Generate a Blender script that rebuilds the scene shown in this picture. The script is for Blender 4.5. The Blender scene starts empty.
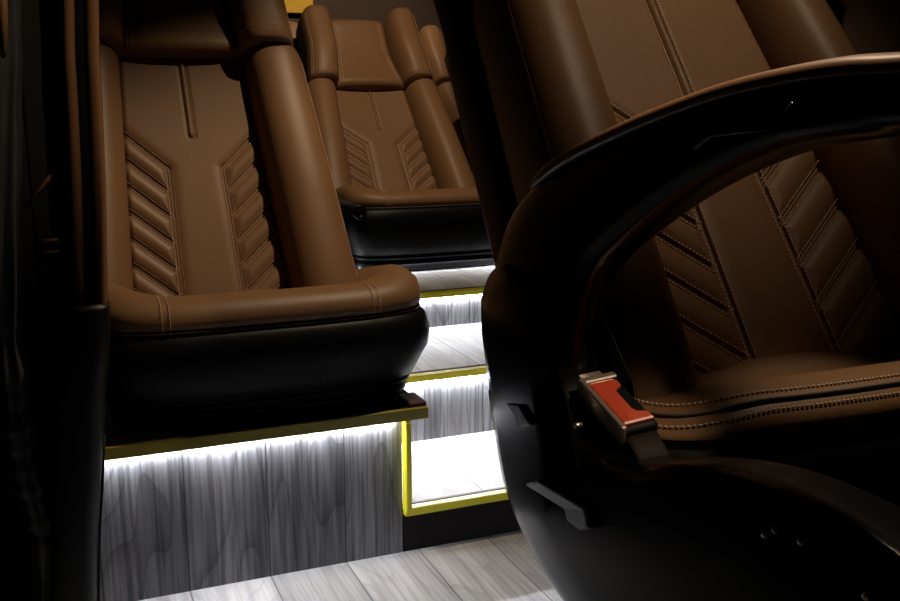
import bpy, bmesh, math, random
import numpy as np
from mathutils import Vector, Matrix
random.seed(4)
S = bpy.context.scene
COL = S.collection
V = Vector

# ------------------------------------------------------------------ materials
def mat(name, color, rough=.5, metal=0., coat=0., spec=.5, bump=None, emit=None, es=0., var=0.):
    m = bpy.data.materials.new(name); m.use_nodes = True
    nt = m.node_tree; b = nt.nodes['Principled BSDF']
    b.inputs['Base Color'].default_value = (*color, 1)
    b.inputs['Roughness'].default_value = rough
    b.inputs['Metallic'].default_value = metal
    b.inputs['Coat Weight'].default_value = coat
    b.inputs['Coat Roughness'].default_value = .08
    b.inputs['Specular IOR Level'].default_value = spec
    tc = nt.nodes.new('ShaderNodeTexCoord')
    if emit:
        b.inputs['Emission Color'].default_value = (*emit, 1)
        b.inputs['Emission Strength'].default_value = es
    if var:
        n = nt.nodes.new('ShaderNodeTexNoise'); n.inputs['Scale'].default_value = 9; n.inputs['Detail'].default_value = 4
        nt.links.new(tc.outputs['Object'], n.inputs['Vector'])
        mx = nt.nodes.new('ShaderNodeMix'); mx.data_type = 'RGBA'
        mx.inputs[6].default_value = (*[c*(1-var) for c in color], 1)
        mx.inputs[7].default_value = (*[c*(1+var) for c in color], 1)
        nt.links.new(n.outputs['Fac'], mx.inputs[0]); nt.links.new(mx.outputs[2], b.inputs['Base Color'])
    if bump:
        sc, st, dist = bump
        n = nt.nodes.new('ShaderNodeTexVoronoi'); n.inputs['Scale'].default_value = sc
        n2 = nt.nodes.new('ShaderNodeTexNoise'); n2.inputs['Scale'].default_value = sc*.12; n2.inputs['Detail'].default_value = 3
        nt.links.new(tc.outputs['Object'], n.inputs['Vector']); nt.links.new(tc.outputs['Object'], n2.inputs['Vector'])
        ad = nt.nodes.new('ShaderNodeMath'); ad.operation = 'ADD'
        nt.links.new(n.outputs['Distance'], ad.inputs[0]); nt.links.new(n2.outputs['Fac'], ad.inputs[1])
        bp = nt.nodes.new('ShaderNodeBump'); bp.inputs['Strength'].default_value = st; bp.inputs['Distance'].default_value = dist
        nt.links.new(ad.outputs[0], bp.inputs['Height']); nt.links.new(bp.outputs['Normal'], b.inputs['Normal'])
    return m

def wood(name, axis_across, axis_along, tint=(1, 1, 1), lo=.09, hi=.22, ringlo=.62, porelo=.5):
    """grey oak-look plank sheet: planks .135 m wide across one object axis"""
    m = bpy.data.materials.new(name); m.use_nodes = True
    nt = m.node_tree; b = nt.nodes['Principled BSDF']; L = nt.links
    N = nt.nodes.new
    def math_(op, a, c=None):
        n = N('ShaderNodeMath'); n.operation = op
        for i, x in enumerate((a, c)):
            if x is None: continue
            if isinstance(x, (int, float)): n.inputs[i].default_value = x
            else: L.new(x, n.inputs[i])
        return n.outputs[0]
    tc = N('ShaderNodeTexCoord'); sp = N('ShaderNodeSeparateXYZ'); L.new(tc.outputs['Object'], sp.inputs[0])
    ac, al = sp.outputs[axis_across], sp.outputs[axis_along]
    p = math_('DIVIDE', math_('ADD', ac, 14.186), .141)
    cell = math_('FLOOR', p); fr = math_('FRACT', p)
    gap = math_('MINIMUM', fr, math_('SUBTRACT', 1., fr))
    gapm = N('ShaderNodeMapRange'); L.new(gap, gapm.inputs[0]); gapm.inputs[1].default_value = .004; gapm.inputs[2].default_value = .013
    cb = N('ShaderNodeCombineXYZ')
    off = math_('MULTIPLY', cell, 3.71)
    L.new(math_('MULTIPLY', ac, 17.), cb.inputs[0]); L.new(math_('ADD', math_('MULTIPLY', al, 1.6), off), cb.inputs[1]); L.new(off, cb.inputs[2])
    n1 = N('ShaderNodeTexNoise'); n1.inputs['Scale'].default_value = 1.5; n1.inputs['Detail'].default_value = 5; n1.inputs['Distortion'].default_value = .5
    L.new(cb.outputs[0], n1.inputs['Vector'])
    # cathedral figure: contour lines of a slow noise
    cb2 = N('ShaderNodeCombineXYZ')
    L.new(math_('MULTIPLY', ac, 6.), cb2.inputs[0]); L.new(math_('ADD', math_('MULTIPLY', al, 1.3), off), cb2.inputs[1]); L.new(off, cb2.inputs[2])
    n2 = N('ShaderNodeTexNoise'); n2.inputs['Scale'].default_value = 1.1; n2.inputs['Detail'].default_value = 1.5
    L.new(cb2.outputs[0], n2.inputs['Vector'])
    ring = math_('FRACT', math_('MULTIPLY', n2.outputs['Fac'], 13.))
    rr = N('ShaderNodeMapRange'); L.new(ring, rr.inputs[0]); rr.inputs[1].default_value = 0; rr.inputs[2].default_value = .28; rr.inputs[3].default_value = ringlo; rr.inputs[4].default_value = 1.0
    # fine pores
    cb3 = N('ShaderNodeCombineXYZ')
    L.new(math_('MULTIPLY', ac, 160.), cb3.inputs[0]); L.new(math_('MULTIPLY', al, 5.), cb3.inputs[1]); L.new(off, cb3.inputs[2])
    n3 = N('ShaderNodeTexNoise'); n3.inputs['Scale'].default_value = 1.; n3.inputs['Detail'].default_value = 2
    L.new(cb3.outputs[0], n3.inputs['Vector'])
    pr = N('ShaderNodeMapRange'); L.new(n3.outputs['Fac'], pr.inputs[0]); pr.inputs[1].default_value = .36; pr.inputs[2].default_value = .58; pr.inputs[3].default_value = porelo; pr.inputs[4].default_value = 1.
    g = N('ShaderNodeMapRange'); L.new(n1.outputs['Fac'], g.inputs[0]); g.inputs[1].default_value = .3; g.inputs[2].default_value = .7; g.inputs[3].default_value = lo; g.inputs[4].default_value = hi
    wn = N('ShaderNodeTexWhiteNoise'); wn.noise_dimensions = '1D'; L.new(cell, wn.inputs['W'])
    tone = math_('ADD', math_('MULTIPLY', wn.outputs['Value'], .3), .85)
    v = math_('MULTIPLY', math_('MULTIPLY', g.outputs[0], rr.outputs[0]), math_('MULTIPLY', pr.outputs[0], tone))
    gp = N('ShaderNodeMapRange'); L.new(gapm.outputs[0], gp.inputs[0]); gp.inputs[3].default_value = .25; gp.inputs[4].default_value = 1.
    v = math_('MULTIPLY', v, gp.outputs[0])
    cc = N('ShaderNodeCombineColor')
    for i in range(3): L.new(math_('MULTIPLY', v, tint[i]), cc.inputs[i])
    L.new(cc.outputs[0], b.inputs['Base Color'])
    b.inputs['Roughness'].default_value = .42; b.inputs['Specular IOR Level'].default_value = .35
    bp = N('ShaderNodeBump'); bp.inputs['Strength'].default_value = .25; bp.inputs['Distance'].default_value = .001
    L.new(v, bp.inputs['Height']); L.new(bp.outputs['Normal'], b.inputs['Normal'])
    return m

M = {}
M['brown'] = mat('brown_leather', (.180, .094, .042), .48, bump=(420, .22, .0006), var=.10, spec=.28)
M['black'] = mat('black_leather', (.0035, .0035, .004), .45, bump=(420, .25, .0006), spec=.13)
M['plastic'] = mat('gloss_black_plastic', (.003, .003, .0035), .22, spec=.18)
M['gloss'] = mat('polished_brown_leather', (.17, .08, .035), .33, spec=.5)
M['facet'] = mat('lit_facet_plastic', (.022, .022, .024), .4, spec=.4)  # shroud plastic made lighter to paint the step light on the facets
M['trimshade'] = mat('shaded_yellow_trim', (.27, .22, .02), .4)  # yellow trim darkened to paint the shade along the platform edge
M['satin'] = mat('satin_black_trim', (.004, .004, .004), .45, spec=.25)
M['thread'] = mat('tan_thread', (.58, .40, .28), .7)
M['threadd'] = mat('dark_or_shaded_thread', (.10, .06, .04), .7)
M['yellow'] = mat('yellow_anodised_trim', (.62, .56, .02), .35, spec=.5)
M['chrome'] = mat('chrome', (.9, .76, .66), .4, metal=1.)
M['red'] = mat('red_button_plastic', (.55, .07, .03), .35, coat=.3)
M['led'] = mat('white_led', (1, 1, 1), .5, emit=(.93, .94, 1.0), es=55)
M['ledlow'] = mat('white_led_low', (1, 1, 1), .5, emit=(.95, .96, 1.0), es=30)
M['lamp'] = mat('lamp_lens', (1, .9, .8), .4, emit=(1, .75, .5), es=3)
M['woodv'] = wood('grey_wood_panel', 0, 2, (.98, .97, 1.04))
M['woodf'] = wood('grey_wood_floor', 0, 1, (1, .985, .99), .26, .40, .84, .78)
M['dark'] = mat('charcoal_lining', (.010, .008, .0075), .85, spec=.2)
M['darkbrown'] = mat('dark_brown_lining', (.06, .034, .022), .7)
M['panelyellow'] = mat('golden_wood_veneer', (.75, .44, .04), .35, var=.4)
M['curtain'] = mat('dark_grey_curtain', (.016, .016, .017), .75, bump=(300, .2, .0006))
M['glass'] = mat('night_glass', (.004, .004, .005), .08)
M['web'] = mat('dark_webbing', (.012, .007, .006), .7, spec=.2)
M['mat'] = mat('dark_red_edge', (.05, .008, .008), .5)

# ------------------------------------------------------------------ mesh helpers
def mk(name, verts, faces, m, parent=None, smooth=True, bevel=0, seg=3, sub=0):
    me = bpy.data.meshes.new(name)
    off = V((0, 0, 0)); r = parent
    while r is not None:
        off += V(r.location); r = r.parent
    me.from_pydata([tuple(float(v[i])-off[i] for i in range(3)) for v in verts], [], [tuple(int(i) for i in f) for f in faces])
    bm = bmesh.new(); bm.from_mesh(me)
    bmesh.ops.recalc_face_normals(bm, faces=bm.faces); bm.to_mesh(me); bm.free()
    me.materials.append(m)
    if smooth:
        for p in me.polygons: p.use_smooth = True
    o = bpy.data.objects.new(name, me); COL.objects.link(o)
    if parent:
        o.parent = parent
    if bevel:
        b = o.modifiers.new('bevel', 'BEVEL'); b.width = bevel; b.segments = seg; b.limit_method = 'ANGLE'; b.angle_limit = .6
        if smooth: b.harden_normals = False
    if sub:
        s = o.modifiers.new('sub', 'SUBSURF'); s.levels = sub; s.render_levels = sub
    return o

def thing(name, label, cat, loc=(0, 0, 0), group=None):
    o = bpy.data.objects.new(name, None); COL.objects.link(o); o.location = loc; o.empty_display_size = .05
    o['label'] = label; o['category'] = cat
    if group: o['group'] = group
    return o
def tag(o, label, cat, group=None):
    o['label'] = label; o['category'] = cat
    if group: o['group'] = group
    return o
def struct(o):
    o['kind'] = 'structure'; return o

def boxv(x0, x1, y0, y1, z0, z1):
    v = [(x, y, z) for z in (z0, z1) for y in (y0, y1) for x in (x0, x1)]
    f = [(0, 2, 3, 1), (4, 5, 7, 6), (0, 1, 5, 4), (2, 6, 7, 3), (0, 4, 6, 2), (1, 3, 7, 5)]
    return v, f
def box(name, x0, x1, y0, y1, z0, z1, m, parent=None, bevel=.002):
    v, f = boxv(x0, x1, y0, y1, z0, z1)
    return mk(name, v, f, m, parent, smooth=False, bevel=bevel, seg=2)

def loft(rings, caps=True):
    n = len(rings[0]); v = [p for r in rings for p in r]; f = []
    for i in range(len(rings)-1):
        a, b = i*n, (i+1)*n
        for j in range(n):
            k = (j+1) % n
            f.append((a+j, a+k, b+k, b+j))
    if caps:
        f.append(tuple(range(n))[::-1]); f.append(tuple(range((len(rings)-1)*n, len(rings)*n)))
    return v, f

def grid(P):
    a, b = P.shape[:2]
    idx = np.arange(a*b).reshape(a, b)
    f = np.stack([idx[:-1, :-1], idx[:-1, 1:], idx[1:, 1:], idx[1:, :-1]], -1).reshape(-1, 4)
    return P.reshape(-1, 3), f

def tube(pts, r, n=8):
    pts = [V(p) for p in pts]; rings = []; prev = None
    for i, p in enumerate(pts):
        t = (pts[min(i+1, len(pts)-1)] - pts[max(i-1, 0)]).normalized()
        a = (prev - t*prev.dot(t)).normalized() if prev is not None else t.orthogonal().normalized()
        prev = a; b = t.cross(a)
        rr = r[i] if isinstance(r, (list, tuple)) else r
        rings.append([p + a*rr*math.cos(2*math.pi*k/n) + b*rr*math.sin(2*math.pi*k/n) for k in range(n)])
    return loft(rings)

def smooth_poly(pts, n):
    """Catmull-Rom resample of a list of tuples"""
    P = np.array(pts, float); out = []
    m = len(P)
    for t in np.linspace(0, m-1-1e-6, n):
        i = int(t); f = t-i
        p0, p1, p2, p3 = P[max(i-1, 0)], P[i], P[i+1], P[min(i+2, m-1)]
        out.append(.5*((2*p1)+(-p0+p2)*f+(2*p0-5*p1+4*p2-p3)*f*f+(-p0+3*p1-3*p2+p3)*f**3))
    return np.array(out)

def dashes(paths, step=.0052, ln=.0034, r=.0007):
    """thread stitches along world polylines; each path is (points, normal)"""
    v = []; f = []
    for pts, nrm in paths:
        pts = np.array(pts, float); nrm = np.array(nrm, float)
        seg = np.linalg.norm(np.diff(pts, axis=0), axis=1); cum = np.concatenate([[0], np.cumsum(seg)])
        if cum[-1] < step: continue
        for s in np.arange(step*.5, cum[-1]-ln*.5, step):
            a = np.array([np.interp(s-ln/2, cum, pts[:, k]) for k in range(3)])
            b = np.array([np.interp(s+ln/2, cum, pts[:, k]) for k in range(3)])
            t = b-a; t /= np.linalg.norm(t)+1e-9
            n = nrm - t*nrm.dot(t); n /= np.linalg.norm(n)+1e-9
            c = np.cross(t, n); o = len(v)
            mid = (a+b)/2
            for q, sc in ((a, .45), (mid, 1.), (b, .45)):
                v += [q+c*r*sc-n*r*.6, q+c*r*sc*.6+n*r*sc*.7, q-c*r*sc*.6+n*r*sc*.7, q-c*r*sc-n*r*.6]
            for k in (0, 4):
                for j in range(4):
                    f.append((o+k+j, o+k+(j+1) % 4, o+k+4+(j+1) % 4, o+k+4+j))
            f += [(o+3, o+2, o+1, o), (o+8, o+9, o+10, o+11)]
    return v, f

def superring(cx, cw, rx, rw, ex=2.8, n=40):
    out = []
    for k in range(n):
        a = 2*math.pi*k/n
        c, s = math.cos(a), math.sin(a)
        out.append((cx + rx*math.copysign(abs(c)**(2/ex), c), cw + rw*math.copysign(abs(s)**(2/ex), s)))
    return out

# ------------------------------------------------------------------ the seat
def make_seat(label, B, N, hb, ht, cx, cw, yf, yb, zp, zs, zt, group, res=1.0, bw=.092, right_raise=.03,
              roll_seam=False, head=1.5, skirt_bulge=.018, th=.0008, kin=.39):
    B = np.array(B); N = np.array(N)
    ex = np.array([1., 0, 0]); vv = N-B; L = np.linalg.norm(vv); ev = vv/L
    nn = np.cross(ex, ev); nn /= np.linalg.norm(nn)
    if nn[1] > 0: nn = -nn
    root = thing('coach_seat', label, 'seat', (cx, (yf+yb)/2, zp), group)
    P = lambda u, v, w: B + ex*u + vv*v + nn*w          # u metres, v fraction of panel height, w metres forward
    hw = lambda v: hb + (ht-hb)*v
    # ---- centre panel with chevron quilting
    nu, nv = int(150*res), int(230*res)
    u1 = np.linspace(-1, 1, nu); v1 = np.linspace(-.12, 1.06, nv)
    UU, VV = np.meshgrid(u1, v1)
    HW = hb+(ht-hb)*VV; X = UU*HW; Y = VV*L
    h = -.012*(1-UU**2)*0 + .010*np.abs(UU)**3
    lines = []                                             # grooves in (u metres, v*L metres)
    for s in (-1, 1):
        inner = lambda v, s=s: s*kin*(hb+(ht-hb)*v)
        lines.append(((inner(-.12), -.12*L), (inner(.56), .56*L), 'in'))
        for k in range(7):
            v0 = .56-.105*k
            if v0 < -.1: v0c = v0
            a = (inner(v0), v0*L); ve = v0+.155
            bpt = (s*(hb+(ht-hb)*ve)*1.02, ve*L)
            lines.append((a, bpt, 'rib'))
    H = np.zeros_like(X)
    def dseg(p, q):
        px, py = p; qx, qy = q; dx, dy = qx-px, qy-py; l2 = dx*dx+dy*dy
        t = np.clip(((X-px)*dx+(Y-py)*dy)/l2, 0, 1)
        return np.hypot(X-px-t*dx, Y-py-t*dy)
    dmin = np.full_like(X, 9.)
    for p, q, kd in lines:
        dmin = np.minimum(dmin, dseg(p, q))
    side = (np.abs(UU) > kin+.01) & (VV < .56+.155*(np.abs(UU)-kin)/(1-kin))
    puff = np.where(side, .0062*(1-np.exp(-(dmin/.011)**2)), .0045*(1-np.exp(-(dmin/.012)**2)))
    H = puff - .0038*np.exp(-((dmin-.0032)/.0018)**2)
    # centre pleat near the top
    dp = dseg((0, .70*L), (0, 1.06*L))
    H += .0030*np.exp(-(dp/.004)**2) - .0040*np.exp(-((dp-.0075)/.0022)**2)
    rim = np.clip((1-np.abs(UU))*HW/.012, 0, 1)
    H = H*1.0 - .010*(1-rim)**2
    W = H + .006*np.abs(UU)**2
    PT = B[None, None]+X[..., None]*ex+VV[..., None]*vv+W[..., None]*nn
    gv, gf = grid(PT)
    panel = mk('backrest_panel', gv, gf, M['brown'], root)
    sol = panel.modifiers.new('thick', 'SOLIDIFY'); sol.thickness = .012; sol.offset = -1
    # ---- thread
    paths = []
    def uvw(u, y, w): return B+ex*u+vv*(y/L)+nn*w
    for p, q, kd in lines:
        p = np.array(p); q = np.array(q); d = (q-p)/np.linalg.norm(q-p); nrm = np.array([-d[1], d[0]])
        for sg in (-1, 1):
            o = nrm*sg*.0058
            if kd == 'rib': a, b2 = p+o+d*.005, q+o-d*.004
            else: a, b2 = p+o, q+o
            k = 8
            pts = []
            for t in np.linspace(0, 1, k):
                c = a+(b2-a)*t
                if abs(c[0]) > hw(c[1]/L)*.985: continue
                pts.append(uvw(c[0], c[1], .0035+.006*(c[0]/hb)**2))
            if len(pts) > 1: paths.append((pts, nn))
    for sg in (-1, 1):
        paths.append(([uvw(sg*.0095, y, .0034) for y in np.linspace(.7*L, 1.04*L, 6)], nn))
    for sel in (lambda m: m < -.012, lambda m: m > .012, lambda m: abs(m) <= .012):
        dv, df = dashes([p for p in paths if sel(float(np.mean([(q-B).dot(ex) for q in p[0]])))], r=th)
        mk('panel_stitching', dv, df, M['thread'], panel, smooth=False)
    # ---- side bolsters (lofted rolls)
    for s in (-1, 1):
        rings = []
        for v in np.concatenate([np.linspace(-.13, 1.0, 26), [1.03, 1.06, 1.08]]):
            k = 1.0
            if v > 1.0: k = max(.25, math.sqrt(max(0, 1-((v-1.0)/.085)**2)))
            sw = 1-.25*max(0, v-.45)-.30*max(0, .05-v)
            rx = (bw/2)*(1.04-.08*v); fw = .088*sw*(.55+.45*k); bk = .085
            cxr = s*(hw(v)-.004+rx)
            r = [P(a, v, b) for a, b in superring(cxr, (fw-bk)/2, rx*k, (fw+bk)/2, 2.4, 44)]
            rings.append(r)
        bv, bf = loft(rings)
        bo = mk('side_bolster', bv, bf, M['brown'], root)
        # seam and piping where the front meets the outer side
        pth = [];
        for off in (0, .009):
            pts = []
            for v in np.linspace(-.05, .98, 30):
                sw = 1-.25*max(0, v-.45)-.30*max(0, .05-v)
                rx = (bw/2)*(1.04-.08*v); fw = .088*sw; bk = .085
                a = math.radians(33) - off*4
                e = 2/2.4
                uu = s*(hw(v)-.004+rx+rx*math.cos(a)**e); ww = (fw-bk)/2+(fw+bk)/2*math.sin(a)**e
                pts.append(P(uu, v, ww+.0006))
            pth.append((pts, nn+ex*s))
        dv, df = dashes(pth, r=th*.9)
        mk('bolster_stitching', dv, df, M['thread'] if s > 0 else M['threadd'], bo, smooth=False)  # left rows coloured darker to paint the shade on that side
        # head wing above the bolster
        rings = []
        for v in np.concatenate([[1.035, 1.045, 1.07], np.linspace(1.12, head-.06, 10), [head-.03, head-.01, head]]):
            k = 1.
            if v > head-.06: k = max(.3, math.sqrt(max(0, 1-((v-head+.06)/.0625)**2)))
            if v < 1.06: k = .9 if v < 1.04 else .97
            q = min(1, max(0, (v-1.03)/.30))
            inn = hw(1)-.012-.016*q; wd = bw*.90
            rx = wd/2; fw = .094+.020*math.sin(q*math.pi*.5); bk = .07
            rings.append([P(a, v, b) for a, b in superring(s*(inn+rx), (fw-bk)/2, rx*k, (fw+bk)/2*(.6+.4*k), 2.9, 44)])
        wv, wf = loft(rings)
        wo = mk('head_wing', wv, wf, M['brown'], root)
        pth = []
        for aa in (38, 46):
            pts = []
            for v in np.linspace(1.06, head-.07, 16):
                q = min(1, max(0, (v-1.03)/.30))
                inn = hw(1)-.012-.016*q; rx = bw*.45; fw = .094+.020*math.sin(q*math.pi*.5); bk = .07
                a = math.radians(aa); e = 2/2.9
                pts.append(P(s*(inn+rx+rx*math.cos(a)**e), v, (fw-bk)/2+(fw+bk)/2*math.sin(a)**e+.0006))
            pth.append((pts, nn+ex*s))
        rng = []
        for a in np.linspace(20, 160, 20):                      # cross seam at the foot of the wing
            rr = math.radians(a); c, s2 = math.cos(rr), math.sin(rr); e = 2/2.9; v = 1.085
            q = (v-1.03)/.30; inn = hw(1)-.012-.016*q; rx = bw*.45; fw = .094+.020*math.sin(q*math.pi*.5); bk = .07
            rng.append(P(s*(inn+rx)+rx*math.copysign(abs(c)**e, c), v, (fw-bk)/2+(fw+bk)/2*abs(s2)**e+.0006))
        pth.append((rng, nn))
        dv, df = dashes(pth, r=th*.9)
        mk('wing_stitching', dv, df, M['thread'], wo, smooth=False)
    # ---- head pad
    rings = []
    for v in np.concatenate([[1.032, 1.038, 1.055, 1.08], np.linspace(1.12, head-.05, 12), [head-.03, head-.012, head-.005]]):
        k = 1.
        if v > head-.05: k = max(.25, math.sqrt(max(0, 1-((v-head+.05)/.047)**2)))
        if v < 1.056: k = {1.032: .55, 1.038: .75, 1.055: .94}[round(float(v), 3)]
        q = min(1, max(0, (v-1.02)/.35))
        w0 = ht+.004-.024*q
        fw = .052-.018*math.sin(math.pi*min(1, (v-1.0)/(head-1.0)))
        rings.append([P(a, v, b) for a, b in superring(0, (fw*k-.06)/2, w0, (fw*k+.06)/2, 4.0, 48)])
    pv, pf = loft(rings)
    pad = mk('head_pad', pv, pf, M['brown'], root)
    pth = []
    for s in (-1, 1):
        for off in (.010, .018):
            pts = []
            for v in np.linspace(1.05, head-.06, 14):
                q = min(1, max(0, (v-1.02)/.35)); w0 = ht+.004-.024*q
                fw = .052-.018*math.sin(math.pi*min(1, (v-1.0)/(head-1.0)))
                uu = s*(w0-off-.012); t = abs(uu)/w0
                pts.append(P(uu, v, (fw-.06)/2+(fw+.06)/2*(1-t**4)**.25+.0006))
            pth.append((pts, nn))
    for h2 in (pth[:2], pth[2:]):
        dv, df = dashes(h2, r=th)
        mk('pad_stitching', dv, df, M['thread'], pad, smooth=False)
    # ---- black back shell
    rings = []
    for v in np.concatenate([[-.14, -.13], np.linspace(-.10, head-.06, 14), [head-.02, head+.005, head+.012]]):
        k = 1.
        if v > head-.05: k = {0: .96, 1: .85, 2: .7}[int(np.argmin(np.abs(np.array([head-.02, head+.005, head+.012])-v)))]
        w0 = (hw(min(v, 1.))+bw-.004)*k
        if v > 1.: w0 = (ht+bw-.012)*k
        rings.append([P(a, v, b) for a, b in superring(0, -.108, w0, .058*k, 5, 56)])
    sv, sf = loft(rings)
    mk('back_shell', sv, sf, M['black'], root)
    # ---- cushion
    n = 144; ym = (yf+yb)/2; hd = (yb-yf)/2
    def outline(inset, exn=5.5):
        o = []
        for k in range(n):
            a = 2*math.pi*(k+.5)/n; c, s = math.cos(a), math.sin(a)
            rx, ry = cw-inset, hd-inset
            x = rx*math.copysign(abs(c)**(2/exn), c); y = ry*math.copysign(abs(s)**(2/exn), s)
            y -= 0.012*(1-(x/rx)**2)*(1 if y < 0 else 0)*max(0, min(1, -y/ry*1.2-.1))   # bowed front
            o.append((cx+x, ym+y))
        return o
    def raise_(x, y):
        t = max(0, min(1, (abs(x-cx)/cw-.55)/.4)); t = t*t*(3-2*t)
        d = max(0, min(1, (y-yf)/.16)); d = d*d*(3-2*d)
        return right_raise*t*(.25+.75*d) if right_raise > 0 else right_raise*t
    rt = zt-zs
    def sag(x, y):
        t = max(0, min(1, (y-yf-.075)/(yb-yf-.10)))
        return .055*t
    prof = [(.004, 0.), (-.003, .12*rt), (-.004, .35*rt), (.002, .62*rt), (.014, .84*rt), (.028, .95*rt), (.046, 1.*rt), (.064, .97*rt), (.085, .82*rt), (.11, .62*rt), (.135, .5*rt), (.15, .46*rt)]
    rings = []
    for ins, dz in prof:
        rings.append([(x, y, zs+dz+(raise_(x, y)-sag(x, y))*min(1, dz/(.6*rt))) for x, y in outline(ins)])
    for kx in (.75, .5, .25, .05):
        base = rings[len(prof)-1]
        rings.append([(cx+(x-cx)*kx, ym+(y-ym)*kx, zs+.46*rt+(z-zs-.46*rt)*kx*kx) for x, y, z in base])
    cv, cf = loft(rings)
    cush = mk('cushion', cv, cf, M['brown'], root)
    # seams over the cushion roll
    pth = []; seamx = () if roll_seam else (-.62, .62)
    def proff(t):  # t 0..1 along profile up to index 9
        i = min(int(t*8), 7); f = t*8-i
        return [prof[i][j]*(1-f)+prof[i+1][j]*f for j in (0, 1)]
    for sx in seamx:
        for off in (-.006, .006):
            pts = []
            for t in np.linspace(.05, 1, 18):
                ins, dz = proff(t); x = cx+sx*cw+off
                y = yf+ins-.012*(1-(sx)**2)
                pts.append((x, y-.0005, zs+dz+raise_(x, y)*min(1, dz/(.6*rt))+.0012))
            pth.append((pts, np.array([0, -.6, .8])))
    groups = []
    if roll_seam:
        for ins, dz in ((.006, .70*rt), (.030, .955*rt)):
            pts = [(x, y, zs+dz+.0016+raise_(x, y)*min(1, dz/(.6*rt))) for x, y in outline(ins-.001) if y < ym-.02]
            pts.sort(key=lambda p: p[0])
            groups.append([(pts, np.array([0, -.5, .85]))])
    for h2 in [pth[:2], pth[2:4]]+groups:
        if h2:
            dv, df = dashes(h2, r=th*1.25)
            mk('cushion_stitching', dv, df, M['thread'], cush, smooth=False)
    if roll_seam:                                       # dark welt between the two rows
        ring = [(x, y, zs+.86*rt+.002+raise_(x, y)) for x, y in outline(.0155) if y < ym]
        ring.sort(key=lambda p: p[0]); tv, tf = tube(ring, .0022, 6)
        mk('seam_welt', tv, tf, M['threadd'], cush)
    tv, tf = tube([(x, y, zs-.001+raise_(x, y)*.0) for x, y in outline(-.0005)]+[outline(-.0005)[0]+(zs-.001,)], .0022, 6)
    mk('piping_or_highlight', tv, tf, M['threadd'], cush)
    # ---- black skirt under the cushion
    hs = zs-zp; sb = skirt_bulge
    sp = [(.045, .0), (.032, .012), (.026, .05), (.022, .10), (.020, .16), (.026, .185), (.017, .21), (.015, .235), (.021, .255), (.010, .29), (.0, .42), (-sb*.8, .6), (-sb, .78), (-sb*.6, .92), (.004, 1.)]
    rings = [[(x, y, zp+hs*f_) for x, y in outline(i_)] for i_, f_ in sp]
    kv, kf = loft(rings)
    sk = mk('seat_skirt', kv, kf, M['black'], root)
    pts = []
    for off in (-.005, .005):
        pts.append(([(cx+.28*cw+off, yf-.0115+i_+.0, zp+hs*f_) for i_, f_ in ((.010, .29), (.0, .42), (-sb*.8, .6), (-sb, .78))], np.array([0, -1, 0])))
    dv, df = dashes(pts, r=th)
    mk('skirt_stitching', dv, df, M['black'], sk, smooth=False)
    return root

def copy_tree(o, d, label=None, parent=None, skip=()):
    if o.name.split('.')[0] in skip: return None
    c = o.copy(); COL.objects.link(c)
    if parent is not None: c.parent = parent
    else:
        c.location = V(o.location)+V(d)
        if label: c['label'] = label
    for ch in list(o.children): copy_tree(ch, d, None, c, skip)
    return c

G = 'brown quilted coach seats'
seatL = make_seat('brown quilted leather seat with glowing white strip under its black base, left of the steps',
                  (.305, 1.905, .445), (.30, 2.15, .897), .153, .126, .362, .290, 1.645, 2.02, .285, .462, .512, G, res=1.1, bw=.130)
seatB = make_seat('small distant brown leather seat behind the steps, between the two nearer seats',
                  (1.035, 2.89, .49), (1.03, 3.15, .835), .152, .122, 1.085, .275, 2.645, 3.02, .3395, .530, .572, G, res=.8, bw=.112, head=1.66)
seatR = make_seat('large nearest brown leather seat with a wide black curved armrest, beside the buckle',
                  (.80, .87, .53), (.80, 1.215, .972), .176, .148, .785, .295, .70, 1.08, .36, .536, .572, G, res=1.7, roll_seam=True, right_raise=-.016, th=.0011, bw=.112, kin=.345)

kr = []
for r, y in ((.010, 2.66), (.019, 2.652), (.021, 2.640), (.019, 2.634), (.012, 2.633), (.011, 2.638), (.003, 2.638)):
    kr.append([(.828+r*math.cos(a), y, .520+r*math.sin(a)) for a in np.linspace(0, 2*math.pi, 25)[:-1]])
kv, kf = loft(kr); mk('recliner_knob', kv, kf, M['plastic'], seatB)

# armrest + side shroud of the near seat (aisle side, plane about x = .46)
def pair_loft(pairs, x0, x1, n=60, ex=3.2):
    A = smooth_poly(pairs, n); rings = []
    for ty, tz, by, bz, xs in A:
        c = np.array([(ty+by)/2, (tz+bz)/2]); d = np.array([ty-by, tz-bz])/2
        r = []
        for k in range(32):
            a = 2*math.pi*k/32; ca, sa = math.cos(a), math.sin(a)
            p = c + d*math.copysign(abs(sa)**(2/ex), sa)
            x = (x0+x1)/2 + (x1-x0)/2*xs*math.copysign(abs(ca)**(2/ex), ca)
            r.append((x, p[0], p[1]))
        rings.append(r)
    return loft(rings)
arm_pairs = [(.315, .852, .322, .835, .5), (.325, .862, .33, .828, .85), (.36, .866, .365, .827, 1), (.431, .8635, .427, .828, 1), (.484, .862, .456, .823, 1), (.567, .852, .523, .812, 1),
             (.635, .838, .590, .790, 1), (.717, .817, .655, .760, 1), (.818, .785, .715, .725, 1), (.899, .747, .759, .694, 1),
             (.945, .701, .785, .655, 1), (.972, .640, .80, .61, 1), (.972, .60, .80, .57, .95)]
av, af = pair_loft(arm_pairs, .44, .50, 90)
arm = mk('armrest', av, af, M['plastic'], seatR)
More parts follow.
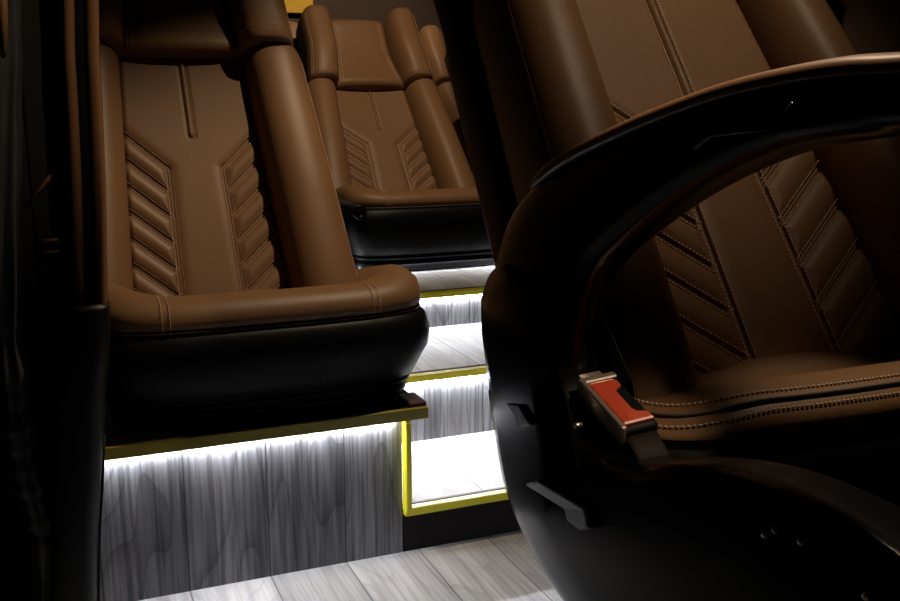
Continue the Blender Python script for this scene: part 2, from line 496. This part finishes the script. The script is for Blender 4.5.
# padded brown top of the armrest
pp = []
for i in range(1, 10):
    ty, tz = arm_pairs[i][0], arm_pairs[i][1]
    pp.append((ty, tz))
PPs = smooth_poly(pp, 50); rings = []
for i, (y, z) in enumerate(PPs):
    q = i/(len(PPs)-1); k = math.sin(min(1, min(q, 1-q)*9+.12)*math.pi/2)
    t = PPs[min(i+1, 49)]-PPs[max(i-1, 0)]; t = t/np.linalg.norm(t); nrm = np.array([-t[1], t[0]]); nrm = nrm if nrm[1] > 0 else -nrm
    rings.append([(.4705+a, y+nrm[0]*b, z+nrm[1]*b) for a, b in superring(0, -.0005, .028*k, .009*k, 2.6, 24)])
rv, rf = loft(rings)
mk('arm_pad', rv, rf, M['gloss'], arm)
tv, tf = tube([(.4385, .50, .842), (.4375, .515, .827), (.4375, .545, .824), (.4385, .58, .820), (.439, .60, .809)], .0022, 8)
mk('arm_trim', tv, tf, M['plastic'], arm)

shroud = [(.976, .63), (.972, .59), (.954, .54), (.938, .49), (.913, .439), (.875, .406), (.831, .383), (.769, .366), (.68, .352), (.55, .345), (.35, .345), (.25, .38),
          (.23, .48), (.25, .54), (.30, .572), (.37, .585), (.43, .592), (.50, .590), (.56, .580), (.615, .564), (.66, .548), (.70, .540), (.76, .548), (.80, .585), (.83, .66), (.90, .68), (.95, .665)]
SP = smooth_poly(shroud+[shroud[0]], 110)[:-1]
cen = np.array([.66, .49])
rings = []
for sc, x in ((.55, .425), (.78, .428), (.90, .434), (.982, .440), (1.0, .449), (1.0, .488), (.97, .496), (.6, .498)):
    rings.append([(x, cen[0]+(p[0]-cen[0])*sc, cen[1]+(p[1]-cen[1])*sc) for p in SP])
sv, sf = loft(rings)
shr = mk('side_shroud', sv, sf, M['plastic'], seatR)
# two bevelled facets at the rear of the shroud
for pts in ([(.452, .948, .521), (.432, .835, .550), (.432, .808, .538), (.452, .927, .491)],
            [(.452, .903, .436), (.430, .790, .489), (.430, .700, .497), (.430, .692, .482), (.450, .765, .441), (.452, .844, .437)]):
    c = np.mean(np.array(pts), 0)
    rings = [[(x+.03, y, z) for x, y, z in pts], pts, [tuple(np.array(p)*.93+c*.07-np.array([.0015, 0, 0])) for p in pts]]
    sv, sf = loft([[(x-.011, y, z) for x, y, z in r] for r in rings]); mk('facet_plate', sv, sf, M['facet'], shr, smooth=False, bevel=.002)
for y, z, x in ((.484, .565, .4245), (.475, .572, .4245), (.455, .572, .428), (.40, .562, .428), (.893, .630, .436), (.866, .632, .436), (.735, .56, .426)):  # tiny chrome studs added in place of glints on the shroud
    rings = []
    for r, dx in ((.0026, .006), (.0026, 0), (.0018, -.0012), (.0006, -.0016)):
        rings.append([(x+dx, y+r*math.cos(a), z+r*math.sin(a)) for a in np.linspace(0, 2*math.pi, 13)[:-1]])
    sv, sf = loft(rings); mk('glint_stud', sv, sf, M['chrome'], shr)
# pedestal of the near seat
box('pedestal', .64, .98, .76, .96, .0, .362, M['black'], seatR, .01)

# raised armrest and side shroud on the left side of the left seat
side = smooth_poly([(.112, .055, .979+.12, 1), (.111, .055, .979, 1), (.107, .052, .90, 1), (.106, .048, .836, 1), (.102, .04, .70, 1), (.094, .03, .545, 1.0), (.092, .028, .52, .95)], 50)
def vert_loft(S_, yc, ry, ex=3.0):
    rings = []
    for xr, xl, z, k in S_:
        rings.append([(a, b, z) for a, b in superring((xr+xl)/2, yc, (xr-xl)/2, ry*k, ex, 36)])
    return loft(rings)
v_, f_ = vert_loft(side, 1.62, .046)
armL = mk('armrest', v_, f_, M['black'], seatL)
for xo, rr in ((.100, .009), (.068, .008)):  # brown tubes added to stand in for highlights along the black armrest
    pts = [(xr-.112+xo, 1.572, z) for xr, xl, z, k in side]
    tv, tf = tube(pts, rr, 10); mk('piping_or_highlight', tv, tf, M['gloss'], armL)
sideb = smooth_poly([(.094, .030, .535, .92), (.090, .02, .47, 1), (.080, -.005, .406, 1), (.067, -.01, .292, 1), (.053, -.02, .176, 1), (.042, -.03, .037, 1), (.040, -.03, .003, 1)], 40)
v_, f_ = vert_loft(sideb, 1.575, .042)
shl = mk('side_shroud', v_, f_, M['satin'], seatL)
v_, f_ = tube([(.071, 1.560, .33), (.063, 1.558, .25), (.054, 1.556, .176), (.047, 1.556, .09), (.0435, 1.556, .035), (.047, 1.554, .004)], .0022, 8)
mk('edge_trim', v_, f_, M['satin'], shl)

# ------------------------------------------------------------------ more seats of the same kind
copy_tree(seatR, (.635, 0, 0), 'brown leather seat at the far right edge, partly hidden beside the nearest seat', skip=('armrest', 'side_shroud'))
copy_tree(seatB, (.60, .02, 0), 'sliver of brown seat right of the small distant seat')
copy_tree(seatB, (-.18, .80, 0), 'thin strip of dim brown seat between the left seat and the small distant seat')
copy_tree(seatB, (.42, .80, 0), 'dim brown seat top above and behind the small distant seat')

# ------------------------------------------------------------------ seat platform and steps
plat = thing('seat_platform', 'raised grey wood platform with yellow edge under the left seat', 'platform', (0, 1.9, 0))
box('front_panel', -.0, .588, 1.645, 1.665, .0, .262, M['woodv'], plat, 0)
box('deck', -.0, .632, 1.634, 2.362, .266, .284, M['dark'], plat, .001)
box('side_panel', .570, .588, 1.667, 2.362, .0, .262, M['woodv'], plat, 0)
v, f = boxv(-.0, .634, 1.624, 1.6335, .264, .286); et = mk('edge_trim', v, f, M['trimshade'], plat, smooth=False, bevel=.002)
v, f = boxv(.60, .634, 1.634, 1.70, .2845, .293); mk('edge_mat', v, f, M['mat'], plat, smooth=False, bevel=.002)
box('light_strip', .01, .575, 1.6345, 1.6425, .2615, .2655, M['led'], plat, 0)

def step(label, x0, x1, y0, y1, z0, z1, nose_y, led=None, riser=None):
    t = thing('step', label, 'step', (0, (y0+y1)/2, z0), 'grey wood steps with yellow nosings')
    box('riser', x0, x1, y0, y0+.015, z0, z1-.004, riser or M['woodv'], t, 0)
    box('tread', x0, x1, y0+.0, y1, z1-.003, z1, M['woodf'], t, 0)
    v, f = boxv(x0, x1, nose_y-.010, y0+.006, z1-.014, z1+.0015)
    mk('nosing', v, f, M['yellow'], t, smooth=False, bevel=.002)
    v, f = boxv(x0, x1, y0+.0065, y0+.013, z1, z1+.0025)
    mk('edge_mat', v, f, M['mat'], t, smooth=False)
    if led:
        box('light_strip', x0+.01, x1-.01, y0-.006, y0-.001, z1-.0175, z1-.0142, led, t, 0)
    return t
s1 = step('lowest step with bright white tread framed by yellow trim', .59, 1.25, 1.645, 1.972, 0, .089, 1.642, riser=M['dark'])
v, f = boxv(.588, .600, 1.622, 1.6445, .085, .262)
mk('side_frame', v, f, M['yellow'], s1, smooth=False, bevel=.003)
step('middle step with grey wood riser and brown tinted tread', .59, 1.75, 1.972, 2.372, .0, .243, 1.965, M['led'])
step('top step with narrow tread at the foot of the distant seat', .0, 1.95, 2.372, 4.58, .0, .337, 2.368, M['ledlow'])
rp = thing('rear_plinth', 'low black plinth with light line beneath the small distant seat', 'platform', (1.0, 3, .337))
box('base', .2, 1.93, 2.72, 3.3, .3375, .3390, M['dark'], rp, .001)
box('light_strip', .2, 1.93, 2.716, 2.7195, .3395, .3415, M['ledlow'], rp, 0)

# ------------------------------------------------------------------ belt buckle lying by the near seat's cushion
bk = thing('belt_buckle', 'seat belt buckle with red button and chrome frame beside the nearest seat cushion', 'seat belt buckle', (.475, .742, .555))
ax = V((-.02, -.93, -.26)).normalized(); bx = V((1, -.02, .10)).normalized(); bz = bx.cross(ax).normalized()
if bz.z < 0: bz = -bz
bc = V((.475, .742, .570))
def ob(name, l0, l1, w0, w1, h0, h1, m, parent, bevel):
    v, f = boxv(w0, w1, l0, l1, h0, h1)
    v = [tuple(bc+bx*a+ax*b+bz*c) for a, b, c in v]
    return mk(name, v, f, m, parent, smooth=False, bevel=bevel)
ob('housing', -.036, .040, -.018, .018, -.016, .004, M['satin'], bk, .004)
fr = ob('chrome_frame', -.039, .041, -.0215, -.0155, -.010, .0085, M['chrome'], bk, .0018)
ob('end_plate', -.046, -.037, -.0205, .019, -.010, .0065, M['chrome'], bk, .002)
ob('tongue', -.060, -.044, -.012, .012, -.003, .0, M['chrome'], bk, .001)
poly = [(-.0145, -.034), (.010, -.034), (.0135, -.030), (.0135, -.022), (.004, -.016), (.003, .016), (.006, .022), (.0155, .026), (.0155, .034), (-.0145, .034)]
rb = []
for hgt, sc in ((.003, 1.), (.0062, 1.), (.0072, .94)):
    rb.append([tuple(bc+bx*(a*sc)+ax*(b*sc)+bz*hgt) for a, b in poly])
v, f = loft(rb); mk('press_button', v, f, M['red'], bk, smooth=False)
pts = [bc+ax*.040, bc+ax*.058+bz*-.006, bc+ax*.085+bz*-.02]
rings = [[tuple(p+bx*a+bz*b) for a, b in superring(0, -.006, .016, .003, 4, 16)] for p in pts]
v, f = loft(rings); mk('webbing', v, f, M['web'], bk)

# ------------------------------------------------------------------ left side: partition, latch, curtain
part = thing('partition', 'black partition panel at the left edge with a thin slanted bar standing in for a reflection', 'partition', (-.15, 1.62, 0))
box('upper_panel', -.004, .050, 1.612, 1.6225, .29, 1.25, M['dark'], part, .003)
box('panel', -.40, -.004, 1.615, 1.633, 0, 1.25, M['dark'], part, .003)
v, f = tube([(-.006, 1.609, .690), (.046, 1.609, .748)], .0035, 8); mk('reflection_bar', v, f, M['gloss'], part)  # brown bar added to stand in for a slanted reflection on the panel
lt = thing('door_latch', 'small black latch with two thin bars on the dark partition', 'latch', (.02, 1.61, .60))
box('plate', .0, .043, 1.605, 1.6125, .600, .642, M['satin'], lt, .002)
for z in (.612, .630):
    v, f = tube([(.005, 1.602, z), (.038, 1.600, z+.001)], .0028, 8); mk('bar', v, f, M['gloss'], lt)
cur = []
ctr = smooth_poly([(.000, 1.02), (-.010, .90), (-.022, .76), (-.040, .54), (-.040, .40), (-.036, .30), (-.022, .215), (-.012, .16), (-.018, .05), (-.02, .01)], 120)
rings = []
for i, (x, z) in enumerate(ctr):
    wr = .0035*math.sin(i*.55)*(1 if z < .5 else .25)+.003*math.sin(i*1.31+1)*(1 if .15 < z < .42 else .1)
    r = []
    for k in range(40):
        a = 2*math.pi*k/40
        rr = 1+.16*math.sin(a*6+i*.02)+.05*math.sin(a*11+i*.3)
        r.append((x-.012+(.020+wr)*rr*math.cos(a), 1.575+(.024+wr)*rr*math.sin(a), z))
    rings.append(r)
v, f = loft(rings); co = mk('curtain', v, f, M['curtain'])
tag(co, 'narrow dark grey gathered curtain hanging at the left edge, wrinkled near the floor', 'curtain')
v, f = tube([(-.016, 1.546, 1.02), (-.019, 1.546, .95), (-.022, 1.548, .90)], [.006, .006, .004], 10)
tb = mk('curtain_tie', v, f, M['brown'], co); tb['label'] = 'short brown leather tie'

# ------------------------------------------------------------------ room shell
def wallbox(name, *a, m=M['dark']):
    return struct(box(name, *a, m, None, 0))
wallbox('floor', -.5, 2.1, -1.2, 4.7, -.03, 0, m=M['woodf'])
wallbox('ceiling', -.5, 2.1, -1.2, 4.7, 1.95, 1.98)
wallbox('wall_left', -.5, -.42, -1.2, 4.7, 0, 1.95)
wallbox('wall_right', 2.02, 2.1, -1.2, 4.7, 0, 1.95)
wallbox('wall_back', -.5, 2.1, 4.6, 4.7, 0, 1.95, m=M['darkbrown'])
wallbox('wall_front', -.5, 2.1, -1.2, -1.15, 0, 1.95)
pn = box('wood_panel', .955, 1.23, 4.56, 4.600, 1.19, 1.45, M['panelyellow'], None, .003)
tag(pn, 'small golden yellow wood panel on the back wall above the distant seats', 'panel')

# ------------------------------------------------------------------ lights
def spot(name, loc, target, energy, size=60, blend=.5, radius=.02, color=(1, .78, .54)):
    l = bpy.data.lights.new(name, 'SPOT'); l.energy = energy; l.spot_size = math.radians(size); l.spot_blend = blend
    l.shadow_soft_size = radius; l.color = color
    o = bpy.data.objects.new(name, l); COL.objects.link(o); o.location = loc
    o.rotation_euler = (V(target)-V(loc)).to_track_quat('-Z', 'Y').to_euler()
    return o
spot('reading_or_fill_light', (.93, 1.60, 1.86), (.42, 1.74, .53), 56, 54, .8, .012)
spot('reading_or_fill_light', (.95, .78, 1.86), (.78, 1.14, 1.04), 20, 44, 1.0, .015)
spot('reading_or_fill_light', (.90, 2.25, 1.88), (1.05, 2.95, .80), 42, 66, .6)
spot('reading_or_fill_light', (.95, .15, 1.85), (.475, .742, .57), 48, 7, .6)  # added narrow spot, only to brighten the buckle
spot('reading_or_fill_light', (1.15, .98, 1.86), (.76, .72, .57), 45, 15, 1.0)  # added spot to light the near cushion roll
spot('reading_or_fill_light', (.72, 1.12, 1.86), (.47, .60, .87), 95, 22, .9)  # added spot to draw the highlight along the armrest top
spot('reading_or_fill_light', (.70, .70, 1.86), (.07, 1.57, .97), 34, 20, 1.0)  # added spot for the highlights on the raised left armrest
spot('reading_or_fill_light', (1.2, 3.35, 1.88), (1.2, 4.3, 1.1), 45, 70, .6)  # added spot to brighten the back row and the yellow panel

def strip_light(x0, x1, y, z, wid, watts_per_m, rx=0.):
    l = bpy.data.lights.new('strip_light', 'AREA'); l.shape = 'RECTANGLE'; l.size = x1-x0; l.size_y = wid
    l.energy = watts_per_m*(x1-x0); l.color = (.92, .94, 1.0)
    o = bpy.data.objects.new('strip_light', l); COL.objects.link(o); o.location = ((x0+x1)/2, y, z); o.rotation_euler = (rx, 0, 0)
    return o
strip_light(.01, .575, 1.6405, .2608, .006, 2.6)
strip_light(.60, 1.24, 1.9685, .2248, .006, 7.5)
strip_light(.60, 1.74, 2.3685, .3188, .006, 3)
strip_light(.75, 1.90, 2.655, .362, .006, 1.1)
strip_light(.66, .96, .98, .30, .01, 9)
w = bpy.data.worlds.new('night'); S.world = w; w.use_nodes = True
w.node_tree.nodes['Background'].inputs[0].default_value = (.01, .009, .009, 1)
w.node_tree.nodes['Background'].inputs[1].default_value = .1

# ------------------------------------------------------------------ camera
F_PX = 1000.
yaw = math.atan(.416); pitch = math.atan(210/F_PX)
cam = bpy.data.cameras.new('camera'); co = bpy.data.objects.new('camera', cam); COL.objects.link(co)
cam.sensor_fit = 'HORIZONTAL'; cam.sensor_width = 36; cam.lens = 36*F_PX/900
cam.clip_start = .02
co.location = (0, 0, .85)
co.rotation_euler = (math.pi/2-pitch, 0, -yaw)
S.camera = co
S.view_settings.view_transform = 'Standard'; S.view_settings.look = 'None'
S.view_settings.gamma = 1; S.view_settings.exposure = 0
S.view_settings.use_curve_mapping = False
